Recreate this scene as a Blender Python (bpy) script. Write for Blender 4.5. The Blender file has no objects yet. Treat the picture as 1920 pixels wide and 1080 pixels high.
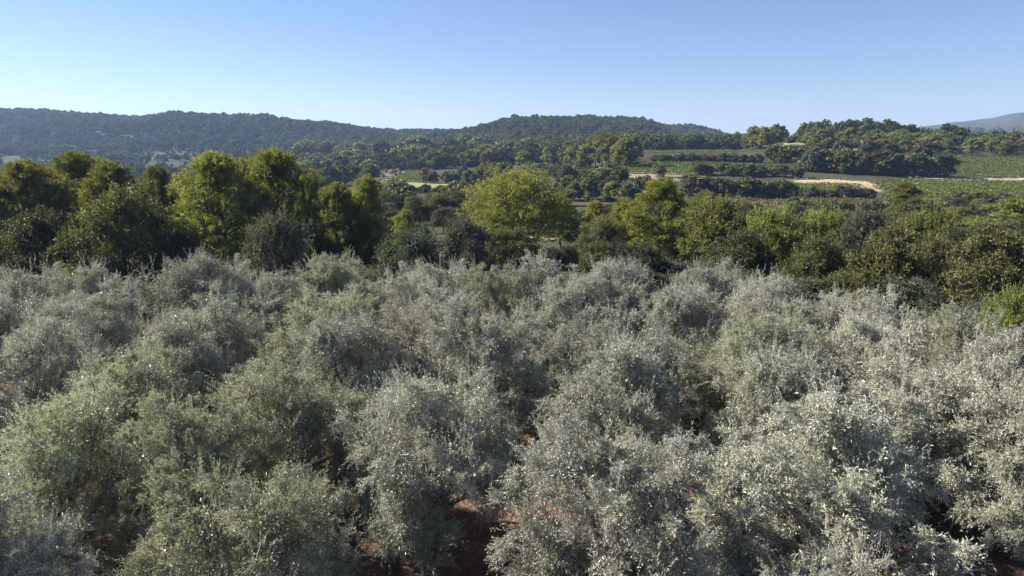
import bpy, math, random
import numpy as np
R = math.radians
S = bpy.context.scene
C = S.collection

# ------------------------------------------------------------------ camera, sky, sun, exposure
CZ = 12.0
PITCH = R(12.0)
FPX = 1297.0
cam = bpy.data.cameras.new('camera')
cam.sensor_width = 36.0
cam.lens = FPX / 1920 * 36.0
cam.clip_start = 0.3
cam.clip_end = 30000
camo = bpy.data.objects.new('camera', cam)
camo.location = (0, 0, CZ)
camo.rotation_euler = (R(90) - PITCH, 0, 0)
C.objects.link(camo)
S.camera = camo

SUN_AZ = R(-72)      # measured from +Y (view direction) towards +X
SUN_EL = R(35)
world = bpy.data.worlds.new('World')
S.world = world
world.use_nodes = True
wn = world.node_tree
bg = wn.nodes['Background']
sky = wn.nodes.new('ShaderNodeTexSky')
sky.sky_type = 'NISHITA'
sky.sun_disc = False
sky.sun_elevation = SUN_EL
sky.sun_rotation = SUN_AZ
sky.altitude = 300
sky.air_density = 1.0
sky.dust_density = 0.05
sky.ozone_density = 4.0
tone = wn.nodes.new('ShaderNodeMix'); tone.data_type = 'RGBA'; tone.blend_type = 'MULTIPLY'
tone.inputs[0].default_value = 1.0
tone.inputs[7].default_value = (0.855, 0.82, 0.955, 1)      # clear autumn air, a little less green than the model's blue
wn.links.new(sky.outputs[0], tone.inputs[6])
wn.links.new(tone.outputs[2], bg.inputs[0])
bg.inputs[1].default_value = 0.050

sun = bpy.data.lights.new('sun', 'SUN')
sun.energy = 5.0
sun.angle = R(0.53)
sun.color = (1.0, 0.93, 0.82)
suno = bpy.data.objects.new('sun', sun)
sd = np.array([math.sin(SUN_AZ) * math.cos(SUN_EL), math.cos(SUN_AZ) * math.cos(SUN_EL), math.sin(SUN_EL)])
from mathutils import Vector
suno.rotation_euler = Vector(-sd).to_track_quat('-Z', 'Y').to_euler()
suno.location = (0, 0, 200)
C.objects.link(suno)

S.view_settings.view_transform = 'Standard'
S.view_settings.look = 'None'
S.view_settings.exposure = 1.5
S.view_settings.gamma = 1.0
S.view_settings.use_curve_mapping = False
S.cycles.max_bounces = 6
S.cycles.transparent_max_bounces = 8
S.cycles.volume_bounces = 1

HAZE_DENSITY = 0.00013

# ------------------------------------------------------------------ projection helpers (layout only)
CP, SP = math.cos(PITCH), math.sin(PITCH)
def ray(px, py):
    a = (px - 960) / FPX
    b = (540 - py) / FPX
    return np.array([a, CP + b * SP, b * CP - SP])       # y is forward
def at_z(px, py, z):
    d = ray(px, py)
    t = (z - CZ) / d[2]
    return np.array([0, 0, CZ]) + d * t
def at_y(px, py, y):
    d = ray(px, py)
    return np.array([0, 0, CZ]) + d * (y / d[1])
def py_to_dz(py, y):
    k = (540 - py) / FPX
    return y * (k * CP - SP) / (CP + k * SP)

# ------------------------------------------------------------------ terrain
def zz(y, z):
    dz = z - CZ
    v = (dz * CP + y * SP) / (y * CP - dz * SP)
    return 540 - FPX * v
NEAR = [(1, zz(1, 0)), (42, zz(42, 0)), (60, zz(60, -1)), (80, zz(80, -1.8))]
def zl(lst): return [(y, zz(y, z)) for y, z in lst]
COLS = {
 -700: zl([(100,-3),(150,-8),(200,-13),(300,-18),(400,-21)]) + [(500,345),(650,318),(800,298),(950,278),(1100,240),(1250,205),(1500,215)],
 0:    zl([(100,-3),(150,-8),(200,-13),(300,-18),(400,-20)]) + [(500,345),(650,318),(800,298),(950,280),(1010,268),(1070,236),(1250,211),(1400,220),(1700,235)],
 200:  zl([(100,-3),(150,-8),(200,-13),(300,-18),(400,-20)]) + [(500,345),(650,318),(800,297),(930,282),(990,270),(1040,244),(1250,222),(1400,228),(1700,240)],
 245:  zl([(100,-3),(150,-8),(200,-13),(300,-18),(400,-20)]) + [(500,345),(650,318),(800,296),(930,282),(990,270),(1040,250),(1250,228),(1400,232),(1700,240)],
 340:  zl([(100,-3),(150,-8),(200,-12),(300,-17),(400,-18)]) + [(500,342),(650,316),(800,292),(900,278),(960,266),(1010,237),(1200,215),(1400,230)],
 480:  zl([(100,-3),(150,-8),(200,-11),(300,-14)]) + [(400,355),(500,333),(650,310),(800,291),(900,278),(970,264),(1020,240),(1200,225),(1400,236)],
 600:  zl([(100,-3),(150,-7),(200,-8),(300,-10)]) + [(400,344),(500,325),(650,305),(800,290),(900,278),(980,268),(1030,250),(1200,237),(1400,245)],
 750:  zl([(100,-3.5)]) + [(150,408),(200,384),(260,360),(300,347),(400,328),(500,312),(650,297),(800,283),(950,270),(1150,260),(1300,253),(1500,258)],
 850:  zl([(100,-3.5)]) + [(150,408),(200,382),(260,358),(300,347),(400,322),(500,308),(650,292),(800,278),(950,262),(1100,257),(1250,254),(1500,258)],
 980:  zl([(100,-3.5)]) + [(150,408),(200,380),(260,353),(300,340),(400,312),(500,300),(600,290),(700,278),(790,270),(840,248),(1000,228),(1200,240)],
 1100: zl([(100,-3)]) + [(150,406),(200,376),(250,350),(300,328),(400,305),(500,292),(600,285),(700,276),(790,268),(840,248),(1000,226),(1200,238)],
 1200: zl([(100,-3)]) + [(150,404),(200,372),(250,341),(300,314),(350,295),(400,284),(500,281),(700,272),(850,250),(1000,231),(1150,240),(1300,242),(1500,250)],
 1270: zl([(100,-3)]) + [(150,404),(200,372),(250,340),(300,312),(350,292),(400,284),(500,285),(700,280),(900,266),(1100,256),(1300,242),(1500,250)],
 1310: zl([(100,-3)]) + [(150,404),(200,373),(250,340),(300,312),(350,291),(400,283),(500,285),(700,281),(900,270),(1100,258),(1300,243),(1500,250)],
 1370: zl([(100,-3)]) + [(150,405),(200,375),(250,341),(300,312),(350,291),(400,281),(500,285),(700,282),(1300,262),(1500,264)],
 1450: zl([(100,-3)]) + [(150,405),(200,378),(250,342),(300,312),(350,291),(400,275),(450,269),(600,274),(1300,272)],
 1520: zl([(100,-3)]) + [(150,405),(200,376),(250,342),(300,310),(330,299),(370,283),(430,263),(500,266),(700,275)],
 1600: zl([(100,-3)]) + [(150,405),(200,374),(250,341),(300,310),(340,292),(400,264),(450,258),(600,268)],
 1750: zl([(100,-3)]) + [(150,405),(200,372),(250,341),(300,313),(340,294),(390,277),(430,270),(600,278)],
 1900: zl([(100,-3)]) + [(150,406),(200,374),(250,343),(300,320),(340,301),(380,287),(430,278),(600,285)],
 2500: zl([(100,-3)]) + [(150,406),(200,374),(250,343),(300,320),(340,301),(380,287),(430,278),(600,285)],
}
FARPY = {-700:262, 0:258, 600:262, 1300:266, 1600:262, 1690:246, 1740:236, 1800:229, 1850:225, 1890:216, 1930:208, 2060:200, 2500:225}
NT, NR = 320, 420
TH = np.linspace(-R(44), R(44), NT)
LR = np.linspace(math.log(2.0), math.log(5200), NR)
def build_grid():
    keys = sorted(COLS)
    lr = LR
    G = np.zeros((NT, NR))
    fk = sorted(FARPY)
    for i, th in enumerate(TH):
        px = 960 + FPX * math.tan(th) / CP * 1.0
        pxc = min(max(px, keys[0]), keys[-1] - .01)
        y = np.exp(lr) * math.cos(th)
        j = max(k for k in range(len(keys) - 1) if keys[k] <= pxc)
        w = (pxc - keys[j]) / (keys[j + 1] - keys[j])
        w = w * w * (3 - 2 * w)
        zs = []
        far = np.interp(pxc, fk, [FARPY[k] for k in fk])
        for k in (keys[j], keys[j + 1]):
            t = NEAR + COLS[k]
            if True: t = t + [(1900, 272), (2200, 268), (2700, far), (4500, far + 8)]
            ly = [math.log(a) for a, b in t]
            zc = [py_to_dz(b, a) / a for a, b in t]
            zs.append(np.where(y < 42, -CZ, np.interp(np.log(y), ly, zc) * y))
        G[i] = CZ + zs[0] * (1 - w) + zs[1] * w
    def smooth(G, n, ax):
        k = np.exp(-np.linspace(-2, 2, 2 * n + 1) ** 2); k /= k.sum()
        P = np.pad(G, [(n, n) if a == ax else (0, 0) for a in (0, 1)], mode='edge')
        out = np.zeros_like(G)
        for q in range(2 * n + 1):
            out += k[q] * (P[q:q + G.shape[0], :] if ax == 0 else P[:, q:q + G.shape[1]])
        return out
    G = smooth(smooth(G, 5, 0), 4, 1)
    # small natural relief
    rng = np.random.default_rng(3)
    rr = np.exp(LR)[None, :]; X = rr * np.sin(TH)[:, None]; Y = rr * np.cos(TH)[:, None]
    for s, a in ((130, 2.2), (60, 1.1), (2, 0), (17, .25)):
        if a == 0: continue
        ph = rng.uniform(0, 6.28, 4)
        n = np.sin(X / s * 2.1 + ph[0] + np.sin(Y / s * 1.3 + ph[1])) * np.sin(Y / s * 1.7 + ph[2] + np.sin(X / s + ph[3]))
        amp = np.clip((rr - 420) / 500, 0, 1) if s > 20 else np.clip((rr - 45) / 150, 0, .6)
        G = G + n * a * amp
    rr2 = np.exp(LR)[None, :]
    for s, a in ((420, 6), (190, 3)):
        ph = rng.uniform(0, 6.28, 2)
        G = G + a * np.sin(X / s * 6 + ph[0] + 2 * np.sin(Y / s * 2)) * np.clip((rr2 - 2100) / 600, 0, 1)
    return G
GRID = build_grid()
def H(x, y):
    x = np.asarray(x, float); y = np.asarray(y, float)
    r = np.maximum(np.hypot(x, y), 2.01)
    th = np.clip(np.arctan2(x, y), TH[0], TH[-1] - 1e-6)
    a = (th - TH[0]) / (TH[1] - TH[0]); b = np.clip((np.log(r) - LR[0]) / (LR[1] - LR[0]), 0, NR - 1.001)
    i = np.clip(a.astype(int), 0, NT - 2); j = b.astype(int)
    fa = a - i; fb = b - j
    return ((GRID[i, j] * (1 - fb) + GRID[i, j + 1] * fb) * (1 - fa) + (GRID[i + 1, j] * (1 - fb) + GRID[i + 1, j + 1] * fb) * fa)
STEPS = np.exp(np.linspace(math.log(8), math.log(5000), 2600))
def ground_at(px, py, dmin=8):
    d = ray(px, py); d = d / d[1]
    s = STEPS[STEPS > dmin]
    z = CZ + d[2] * s
    h = H(d[0] * s, s)
    k = np.argmax(z < h) if (z < h).any() else len(s) - 1
    y = s[k]
    return np.array([d[0] * y, y, float(H(d[0] * y, y))])

# ------------------------------------------------------------------ object helpers
def mesh(name, V, F, mats=(), smooth=False, tint=None, matidx=None):
    V = np.asarray(V, np.float32); F = np.asarray(F, np.int32)
    me = bpy.data.meshes.new(name)
    n = F.shape[1]
    me.vertices.add(len(V)); me.vertices.foreach_set('co', V.ravel())
    me.loops.add(F.size); me.loops.foreach_set('vertex_index', F.ravel())
    me.polygons.add(len(F))
    me.polygons.foreach_set('loop_start', np.arange(0, F.size, n, dtype=np.int32))
    for m in mats: me.materials.append(m)
    if matidx is not None: me.polygons.foreach_set('material_index', np.asarray(matidx, np.int32))
    me.polygons.foreach_set('use_smooth', np.full(len(F), smooth))
    if tint is not None:
        a = me.attributes.new('tint', 'FLOAT', 'POINT'); a.data.foreach_set('value', np.asarray(tint, np.float32))
    me.update()
    return me
def put(name, me, parent=None, kind=None, label=None, cat=None, group=None):
    o = bpy.data.objects.new(name, me); C.objects.link(o)
    if parent is not None: o.parent = parent
    for k, v in (('kind', kind), ('label', label), ('category', cat), ('group', group)):
        if v: o[k] = v
    return o

# ------------------------------------------------------------------ materials
def newmat(name):
    m = bpy.data.materials.new(name); m.use_nodes = True
    nt = m.node_tree
    for n in list(nt.nodes): nt.nodes.remove(n)
    out = nt.nodes.new('ShaderNodeOutputMaterial')
    return m, nt, out
def N(nt, t, **kw):
    n = nt.nodes.new(t)
    for k, v in kw.items(): setattr(n, k, v)
    return n
def mixrgb(nt, fac, a, b, mode='MIX'):
    n = N(nt, 'ShaderNodeMix', data_type='RGBA', blend_type=mode)
    for s, v in ((n.inputs[0], fac), (n.inputs[6], a), (n.inputs[7], b)):
        if hasattr(v, 'links') or hasattr(v, 'is_linked'): nt.links.new(v, s)
        elif isinstance(v, tuple): s.default_value = (*v, 1)
        else: s.default_value = v
    return n.outputs[2]
def ramp(nt, src, stops):
    n = N(nt, 'ShaderNodeValToRGB')
    e = n.color_ramp.elements
    while len(e) < len(stops): e.new(0.5)
    for k, (p, c) in enumerate(stops):
        e[k].position = p; e[k].color = (*c, 1) if isinstance(c, tuple) else (c, c, c, 1)
    nt.links.new(src, n.inputs[0])
    return n.outputs[0]
def leafmat(name, dark, light, under=None, transl=.3, tcol=None, rough=.5, spec=.4, gloss=.0, objvar=.12):
    m, nt, out = newmat(name)
    at = N(nt, 'ShaderNodeAttribute', attribute_name='tint')
    oi = N(nt, 'ShaderNodeObjectInfo')
    col = mixrgb(nt, at.outputs['Fac'], dark, light)
    top = col
    if under is not None:
        geo = N(nt, 'ShaderNodeNewGeometry')
        col = mixrgb(nt, geo.outputs['Backfacing'], col, under)
    hsv = N(nt, 'ShaderNodeHueSaturation')
    mr = N(nt, 'ShaderNodeMapRange'); nt.links.new(oi.outputs['Random'], mr.inputs[0])
    mr.inputs[3].default_value = .5 - objvar * .18; mr.inputs[4].default_value = .5 + objvar * .12
    nt.links.new(mr.outputs[0], hsv.inputs['Hue'])
    ml = N(nt, 'ShaderNodeMath', operation='MULTIPLY'); nt.links.new(oi.outputs['Random'], ml.inputs[0]); ml.inputs[1].default_value = 7.31
    fr = N(nt, 'ShaderNodeMath', operation='FRACT'); nt.links.new(ml.outputs[0], fr.inputs[0])
    mr2 = N(nt, 'ShaderNodeMapRange'); nt.links.new(fr.outputs[0], mr2.inputs[0])
    mr2.inputs[3].default_value = 1 - objvar * 1.6; mr2.inputs[4].default_value = 1 + objvar * 1.6
    nt.links.new(mr2.outputs[0], hsv.inputs['Value'])
    nt.links.new(col, hsv.inputs['Color'])
    p = N(nt, 'ShaderNodeBsdfPrincipled')
    nt.links.new(hsv.outputs[0], p.inputs['Base Color'])
    p.inputs['Roughness'].default_value = rough
    p.inputs['Specular IOR Level'].default_value = spec
    tr = N(nt, 'ShaderNodeBsdfTranslucent')
    hs2 = N(nt, 'ShaderNodeMix', data_type='RGBA', blend_type='MULTIPLY'); hs2.inputs[0].default_value = 1
    nt.links.new(hsv.outputs[0], hs2.inputs[6]); hs2.inputs[7].default_value = (*(tcol or (1.5, 1.6, .6)), 1)
    nt.links.new(hs2.outputs[2], tr.inputs[0])
    mx = N(nt, 'ShaderNodeMixShader'); mx.inputs[0].default_value = transl
    nt.links.new(p.outputs[0], mx.inputs[1]); nt.links.new(tr.outputs[0], mx.inputs[2])
    nt.links.new(mx.outputs[0], out.inputs[0])
    return m
def barkmat(name, a, b, scale=6):
    m, nt, out = newmat(name)
    tc = N(nt, 'ShaderNodeTexCoord')
    no = N(nt, 'ShaderNodeTexNoise'); no.inputs['Scale'].default_value = scale; no.inputs['Detail'].default_value = 5
    nt.links.new(tc.outputs['Object'], no.inputs['Vector'])
    c = ramp(nt, no.outputs[0], [(.3, a), (.7, b)])
    p = N(nt, 'ShaderNodeBsdfPrincipled'); nt.links.new(c, p.inputs['Base Color']); p.inputs['Roughness'].default_value = .9
    bu = N(nt, 'ShaderNodeBump'); bu.inputs['Strength'].default_value = .6; bu.inputs['Distance'].default_value = .03
    nt.links.new(no.outputs[0], bu.inputs['Height']); nt.links.new(bu.outputs[0], p.inputs['Normal'])
    nt.links.new(p.outputs[0], out.inputs[0])
    return m
def groundmat(name, stops, scale=.05, fine=2.0, bump=.1, rows=None, tintvar=.25):
    m, nt, out = newmat(name)
    geo = N(nt, 'ShaderNodeNewGeometry')
    no = N(nt, 'ShaderNodeTexNoise'); no.inputs['Scale'].default_value = scale; no.inputs['Detail'].default_value = 6; no.inputs['Roughness'].default_value = .65
    nt.links.new(geo.outputs['Position'], no.inputs['Vector'])
    nf = N(nt, 'ShaderNodeTexNoise'); nf.inputs['Scale'].default_value = fine; nf.inputs['Detail'].default_value = 4
    nt.links.new(geo.outputs['Position'], nf.inputs['Vector'])
    c = ramp(nt, no.outputs[0], stops)
    v = ramp(nt, nf.outputs[0], [(.3, 1 - tintvar), (.7, 1 + tintvar)])
    c = mixrgb(nt, 1.0, c, v, 'MULTIPLY')
    p = N(nt, 'ShaderNodeBsdfPrincipled'); nt.links.new(c, p.inputs['Base Color'])
    p.inputs['Roughness'].default_value = .95; p.inputs['Specular IOR Level'].default_value = .1
    bu = N(nt, 'ShaderNodeBump'); bu.inputs['Strength'].default_value = .8; bu.inputs['Distance'].default_value = bump
    nt.links.new(nf.outputs[0], bu.inputs['Height']); nt.links.new(bu.outputs[0], p.inputs['Normal'])
    nt.links.new(p.outputs[0], out.inputs[0])
    return m

M = {}
M['olive'] = leafmat('olive_leaf', (.14, .148, .104), (.39, .39, .305), under=(.58, .573, .495), transl=.11, tcol=(1.0, 1.02, .75), rough=.42, spec=.42, objvar=.1)
M['olive_green'] = leafmat('olive_leaf_green', (.14, .158, .092), (.36, .372, .262), under=(.54, .545, .455), transl=.22, tcol=(1.03, 1.08, .68), rough=.42, spec=.42, objvar=.1)
M['pine'] = leafmat('pine_needles', (.032, .044, .014), (.27, .285, .08), transl=.34, tcol=(1.35, 1.4, .6), rough=.55, spec=.3, objvar=.2)
M['pine_bright'] = leafmat('bright_pine_needles', (.042, .058, .016), (.33, .345, .08), transl=.38, tcol=(1.3, 1.35, .55), rough=.55, spec=.3, objvar=.15)
M['oak'] = leafmat('oak_leaf', (.036, .046, .018), (.145, .150, .060), transl=.28, tcol=(1.5, 1.5, .5), rough=.5, spec=.35, objvar=.25)
M['broad'] = leafmat('broad_leaf', (.045, .064, .02), (.23, .25, .075), transl=.35, tcol=(1.5, 1.6, .5), rough=.5, spec=.35, objvar=.2)
M['autumn'] = leafmat('autumn_oak_leaf', (.05, .053, .022), (.19, .18, .07), transl=.28, tcol=(1.3, 1.3, .5), rough=.5, spec=.3, objvar=.05)
M['holm'] = leafmat('holm_oak_leaf', (.030, .038, .022), (.085, .095, .06), under=(.15, .16, .12), transl=.12, rough=.6, spec=.25, objvar=.2)
M['vine'] = leafmat('vine_leaf', (.048, .072, .016), (.15, .178, .045), transl=.35, tcol=(1.4, 1.5, .5), rough=.5, objvar=.1)
M['vine_red'] = leafmat('vine_leaf_autumn', (.10, .09, .038), (.19, .17, .07), transl=.3, tcol=(1.2, 1.2, .6), rough=.5, objvar=.1)
M['far_pine'] = leafmat('far_pine_shaded_foliage', (.020, .032, .013), (.155, .175, .056), transl=.2, tcol=(1.2, 1.2, .6), rough=.85, spec=.05, objvar=.2)  # backlight and self-shade of the hills put into the colour; light tone: sunlit tips
M['far_oak'] = leafmat('far_oak_shaded_foliage', (.024, .033, .016), (.095, .105, .045), transl=.15, tcol=(1.2, 1.2, .6), rough=.85, spec=.05, objvar=.25)  # darker than the near oak, the hills' shade put into the colour
M['vine_yellow'] = leafmat('vine_leaf_yellow', (.20, .20, .05), (.42, .38, .12), transl=.3, tcol=(1.2, 1.2, .6), rough=.5, objvar=.1)
M['verge'] = leafmat('verge_grass', (.07, .075, .03), (.24, .22, .11), transl=.2, tcol=(1.1, 1.1, .7), rough=.8, spec=.1, objvar=.1)
M['dry'] = leafmat('dry_grass_blade', (.20, .11, .06), (.42, .29, .18), transl=.2, tcol=(1.1, 1, .8), rough=.7, objvar=.1)
M['bark_olive'] = barkmat('olive_bark', (.10, .085, .07), (.30, .27, .23), 8)
M['bark'] = barkmat('tree_bark', (.05, .04, .032), (.15, .12, .10), 4)
M['twig'] = barkmat('pale_twig_bark', (.22, .19, .15), (.40, .36, .30), 9)

# ------------------------------------------------------------------ foliage generator
def norm(v): return v / np.maximum(np.linalg.norm(v, axis=-1, keepdims=True), 1e-9)
def foliage(rng, lobes, nb, nt, nl, twig, leaf, outn=.35, up=.5, droop=.1, spread=.6, leafup=.6, shell=(.7, 1.0), zmin=-.45, jit=.12, blen=None):
    """lobes (L,6). nb branchlets per lobe, nt shoots per branchlet, nl leaves per shoot. Returns leaf verts, faces, tint, branchlets"""
    L = len(lobes)
    d = norm(rng.normal(size=(L, nb * 3, 3)))
    sel = []
    for i in range(L):
        q = d[i][d[i][:, 2] > zmin][:nb]
        while len(q) < nb: q = np.vstack([q, q])[:nb]
        sel.append(q)
    d = np.array(sel)                                     # L nb 3
    c = lobes[:, None, :3]; r = lobes[:, None, 3:6]
    P = c + d * r * rng.uniform(shell[0], shell[1], (L, nb, 1))
    btint = rng.uniform(0, 1, (L, nb, 1))
    # shoots
    sd_ = np.repeat(d[:, :, None, :], nt, 2)
    D = norm(sd_ + rng.normal(size=(L, nb, nt, 3)) * spread + np.array([0, 0, up]))
    ln = twig * rng.uniform(.55, 1.35, (L, nb, nt, 1))
    St = P[:, :, None, :] + rng.normal(size=(L, nb, nt, 3)) * jit * r[:, :, None, :] * .9 - D * ln * .25
    tt = np.repeat(btint[:, :, None, :], nt, 2) * .45 + rng.uniform(0, 1, (L, nb, nt, 1)) * .3
    D = D.reshape(-1, 3); ln = ln.reshape(-1, 1); St = St.reshape(-1, 3); tt = tt.reshape(-1, 1)
    n = len(D)
    t = (np.arange(nl)[None, :, None] + rng.uniform(0, 1, (n, nl, 1))) / nl
    ctr = St[:, None] + D[:, None] * t * ln[:, None] + np.array([0, 0, -1]) * droop * t ** 2 * ln[:, None]
    tang = norm(D[:, None] + np.array([0, 0, -1]) * 2 * droop * t)
    pr = rng.normal(size=(n, nl, 3)); pr = norm(pr - tang * (pr * tang).sum(-1, keepdims=True))
    ld = norm(tang * .75 + pr * .8) if outn < 1 else norm(tang * .15 + pr)
    nn = rng.normal(size=(n, nl, 3)) + np.array([0, 0, leafup]) * 2 + tang * .4 + outn * np.repeat(d.reshape(-1, 3), nt, 0)[:, None] * 1.5
    nn = norm(nn - ld * (nn * ld).sum(-1, keepdims=True))
    side = np.cross(ld, nn)
    s = rng.uniform(.7, 1.2, (n, nl, 1))
    ll = leaf[0] * s; lw = leaf[1] * s * .5
    b0 = ctr; tip = ctr + ld * ll - nn * ll * .08
    mid = ctr + ld * ll * .48 + nn * lw * .35
    V = np.stack([b0, mid + side * lw, tip, mid - side * lw], 2).reshape(-1, 3)
    k = n * nl
    b = np.arange(k)[:, None] * 4
    F = np.concatenate([b + np.array([[0, 1, 2]]), b + np.array([[0, 2, 3]])], 0)
    ti = np.clip(tt[:, None] + rng.uniform(0, .35, (n, nl, 1)), 0, 1)
    T = np.repeat(ti.reshape(-1), 4)
    return V, F, T, (c.repeat(nb, 1).reshape(-1, 3), P.reshape(-1, 3), St, D, ln, droop)
def tubes(paths, radii, sides=5):
    """paths list of (k,3); radii list of (k,)"""
    V = []; F = []; o = 0
    ang = np.arange(sides) / sides * 2 * math.pi
    for p, r in zip(paths, radii):
        p = np.asarray(p, float); k = len(p)
        tg = norm(np.gradient(p, axis=0))
        ref = np.array([0.31, .17, .93]) if abs(tg[0][2]) < .8 else np.array([1, .1, 0.])
        a = norm(np.cross(tg, ref)); b = np.cross(tg, a)
        ring = p[:, None] + (a[:, None] * np.cos(ang)[None, :, None] + b[:, None] * np.sin(ang)[None, :, None]) * np.asarray(r)[:, None, None]
        V.append(ring.reshape(-1, 3))
        for i in range(k - 1):
            for j in range(sides):
                j2 = (j + 1) % sides
                F.append((o + i * sides + j, o + i * sides + j2, o + (i + 1) * sides + j2, o + (i + 1) * sides + j))
        o += k * sides
    return np.concatenate(V), np.array(F)
def curve(rng, a, b, n=6, sag=0., wob=.06):
    t = np.linspace(0, 1, n)[:, None]
    p = a * (1 - t) + b * t
    L = np.linalg.norm(b - a)
    w = rng.normal(size=(n, 3)) * wob * L; w[0] = 0; w[-1] = 0
    p = p + w * .6; p[:, 2] += (sag * L * np.sin(t[:, 0] * math.pi))
    return p
def skeleton(rng, lobes, fork, r0, info, nbranch=.35, sides=6, twr=.012, lean=(0, 0)):
    paths = []; rad = []
    base = np.array([0, 0, -.5]); f = np.array([lean[0], lean[1], fork])
    p = curve(rng, base, f, 7, wob=.035)
    paths.append(p); rad.append(np.linspace(r0 * 1.35, r0 * .85, 7)); rad[-1][0] *= 1.35
    for l in lobes:
        st = f if l[2] > fork else f * .8
        q = curve(rng, st, l[:3] + np.array([0, 0, .2 * l[5]]), 6, sag=.08)
        paths.append(q); rad.append(np.linspace(r0 * .6, r0 * .14, 6))
    c, P = info[0], info[1]
    for i in range(len(c)):
        if rng.random() < nbranch:
            paths.append(curve(rng, c[i], P[i] + (P[i] - c[i]) * .15, 4, wob=.08)); rad.append(np.linspace(r0 * .13, twr, 4))
    return tubes(paths, rad, sides)

VAR = {}
def add_variant(kind, tr, cr, topz, rad):
    VAR.setdefault(kind, []).append((tr, cr, topz, rad))
def finish(kind, rng, lobes, fo, matname, fork, r0, bark='bark', lean=(0, 0), nbranch=.35, core=None, extra=None, sides=6):
    V, F, T, info = fo
    if core:
        V2, F2, T2, _ = core
        F = np.concatenate([F, F2 + len(V)]); V = np.concatenate([V, V2]); T = np.concatenate([T, T2 * .6])  # core leaves tinted darker: shade of the crown interior put into the colour
    if extra:
        for V2, F2, T2, _ in extra:
            F = np.concatenate([F, F2 + len(V)]); V = np.concatenate([V, V2]); T = np.concatenate([T, T2])
    # keep foliage above the soil
    zc = V[:, 2].reshape(-1, 4).min(1)
    low = np.repeat(np.clip(.08 - zc, 0, None), 4)
    V[:, 2] += low
    cr = mesh('crown_' + kind, V, F, [M[matname]], tint=T)
    TV, TF = skeleton(rng, lobes, fork, r0, info, lean=lean, nbranch=nbranch, sides=sides)
    tr = mesh('trunk_' + kind, TV, TF, [M[bark]], smooth=True)
    add_variant(kind, tr, cr, float(np.percentile(V[:, 2], 99.6)), float(np.percentile(np.hypot(V[:, 0], V[:, 1]), 97)))

# olives: a ring of big lobes round a dome, feathery shoots
def olive(seed, mat='olive', lean=0.):
    rng = np.random.default_rng(seed)
    lob = []
    n = rng.integers(6, 9)
    a0 = rng.uniform(0, 6)
    ex, ey = rng.uniform(.85, 1.2, 2)
    for i in range(n):
        a = a0 + i / n * 6.283 + rng.uniform(-.35, .35)
        rr = rng.uniform(1.1, 2.1)
        q = rng.uniform(.6, 1.15)
        lob.append([rr * math.cos(a) * ex, rr * math.sin(a) * ey, rng.uniform(1.9, 3.6), q, q, q * rng.uniform(.9, 1.25)])
    for i in range(5):
        a = a0 + i * 1.3 + rng.uniform(-.5, .5); rr = rng.uniform(.2, 1.3)
        q = rng.uniform(.55, .95)
        lob.append([rr * math.cos(a), rr * math.sin(a), rng.uniform(3.1, 4.5), q, q, q])
    for i in range(8):      # low hanging skirts
        a = rng.uniform(0, 6.28); rr = rng.uniform(1.6, 2.3)
        lob.append([rr * math.cos(a), rr * math.sin(a), rng.uniform(.9, 1.9), .65, .65, .85])
    lob = np.array(lob)
    fo = foliage(rng, lob, 13, 20, 23, .56, (.076, .0185), outn=.25, up=.5, droop=.38, spread=.75, shell=(.72, 1.18), zmin=-.55, jit=.07)
    core = foliage(rng, lob * np.array([1, 1, 1, .75, .75, .75]), 18, 13, 6, .3, (.105, .036), up=.1, droop=.1, spread=1.0, shell=(.3, .95), zmin=-1, jit=.25)
    top = lob[lob[:, 2] > 2.4].copy()
    up_ = foliage(rng, top, 6, 4, 32, .85, (.076, .018), up=1.3, droop=.15, spread=.45, shell=(.85, 1.1), zmin=.1, jit=.08)
    finish('olive', rng, lob, fo, mat, 1.1, .16, 'bark_olive', core=core, extra=[up_], nbranch=.45)
    # pale shoots showing among the leaves
for k, s in enumerate((11, 12, 13, 14, 15, 16)):
    olive(s, 'olive' if k not in (2,) else 'olive_green')

def young_olive():
    rng = np.random.default_rng(77)
    lob = np.array([[0, 0, 1.5, .6, .6, .9], [.5, .2, 1.2, .5, .5, .6], [-.4, -.3, 1.1, .5, .5, .6]])
    fo = foliage(rng, lob, 22, 10, 20, .55, (.08, .019), up=1.0, droop=.2, spread=.45, shell=(.5, 1.1))
    finish('young_olive', rng, lob, fo, 'olive_green', .4, .06, 'bark_olive')
young_olive()

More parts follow.
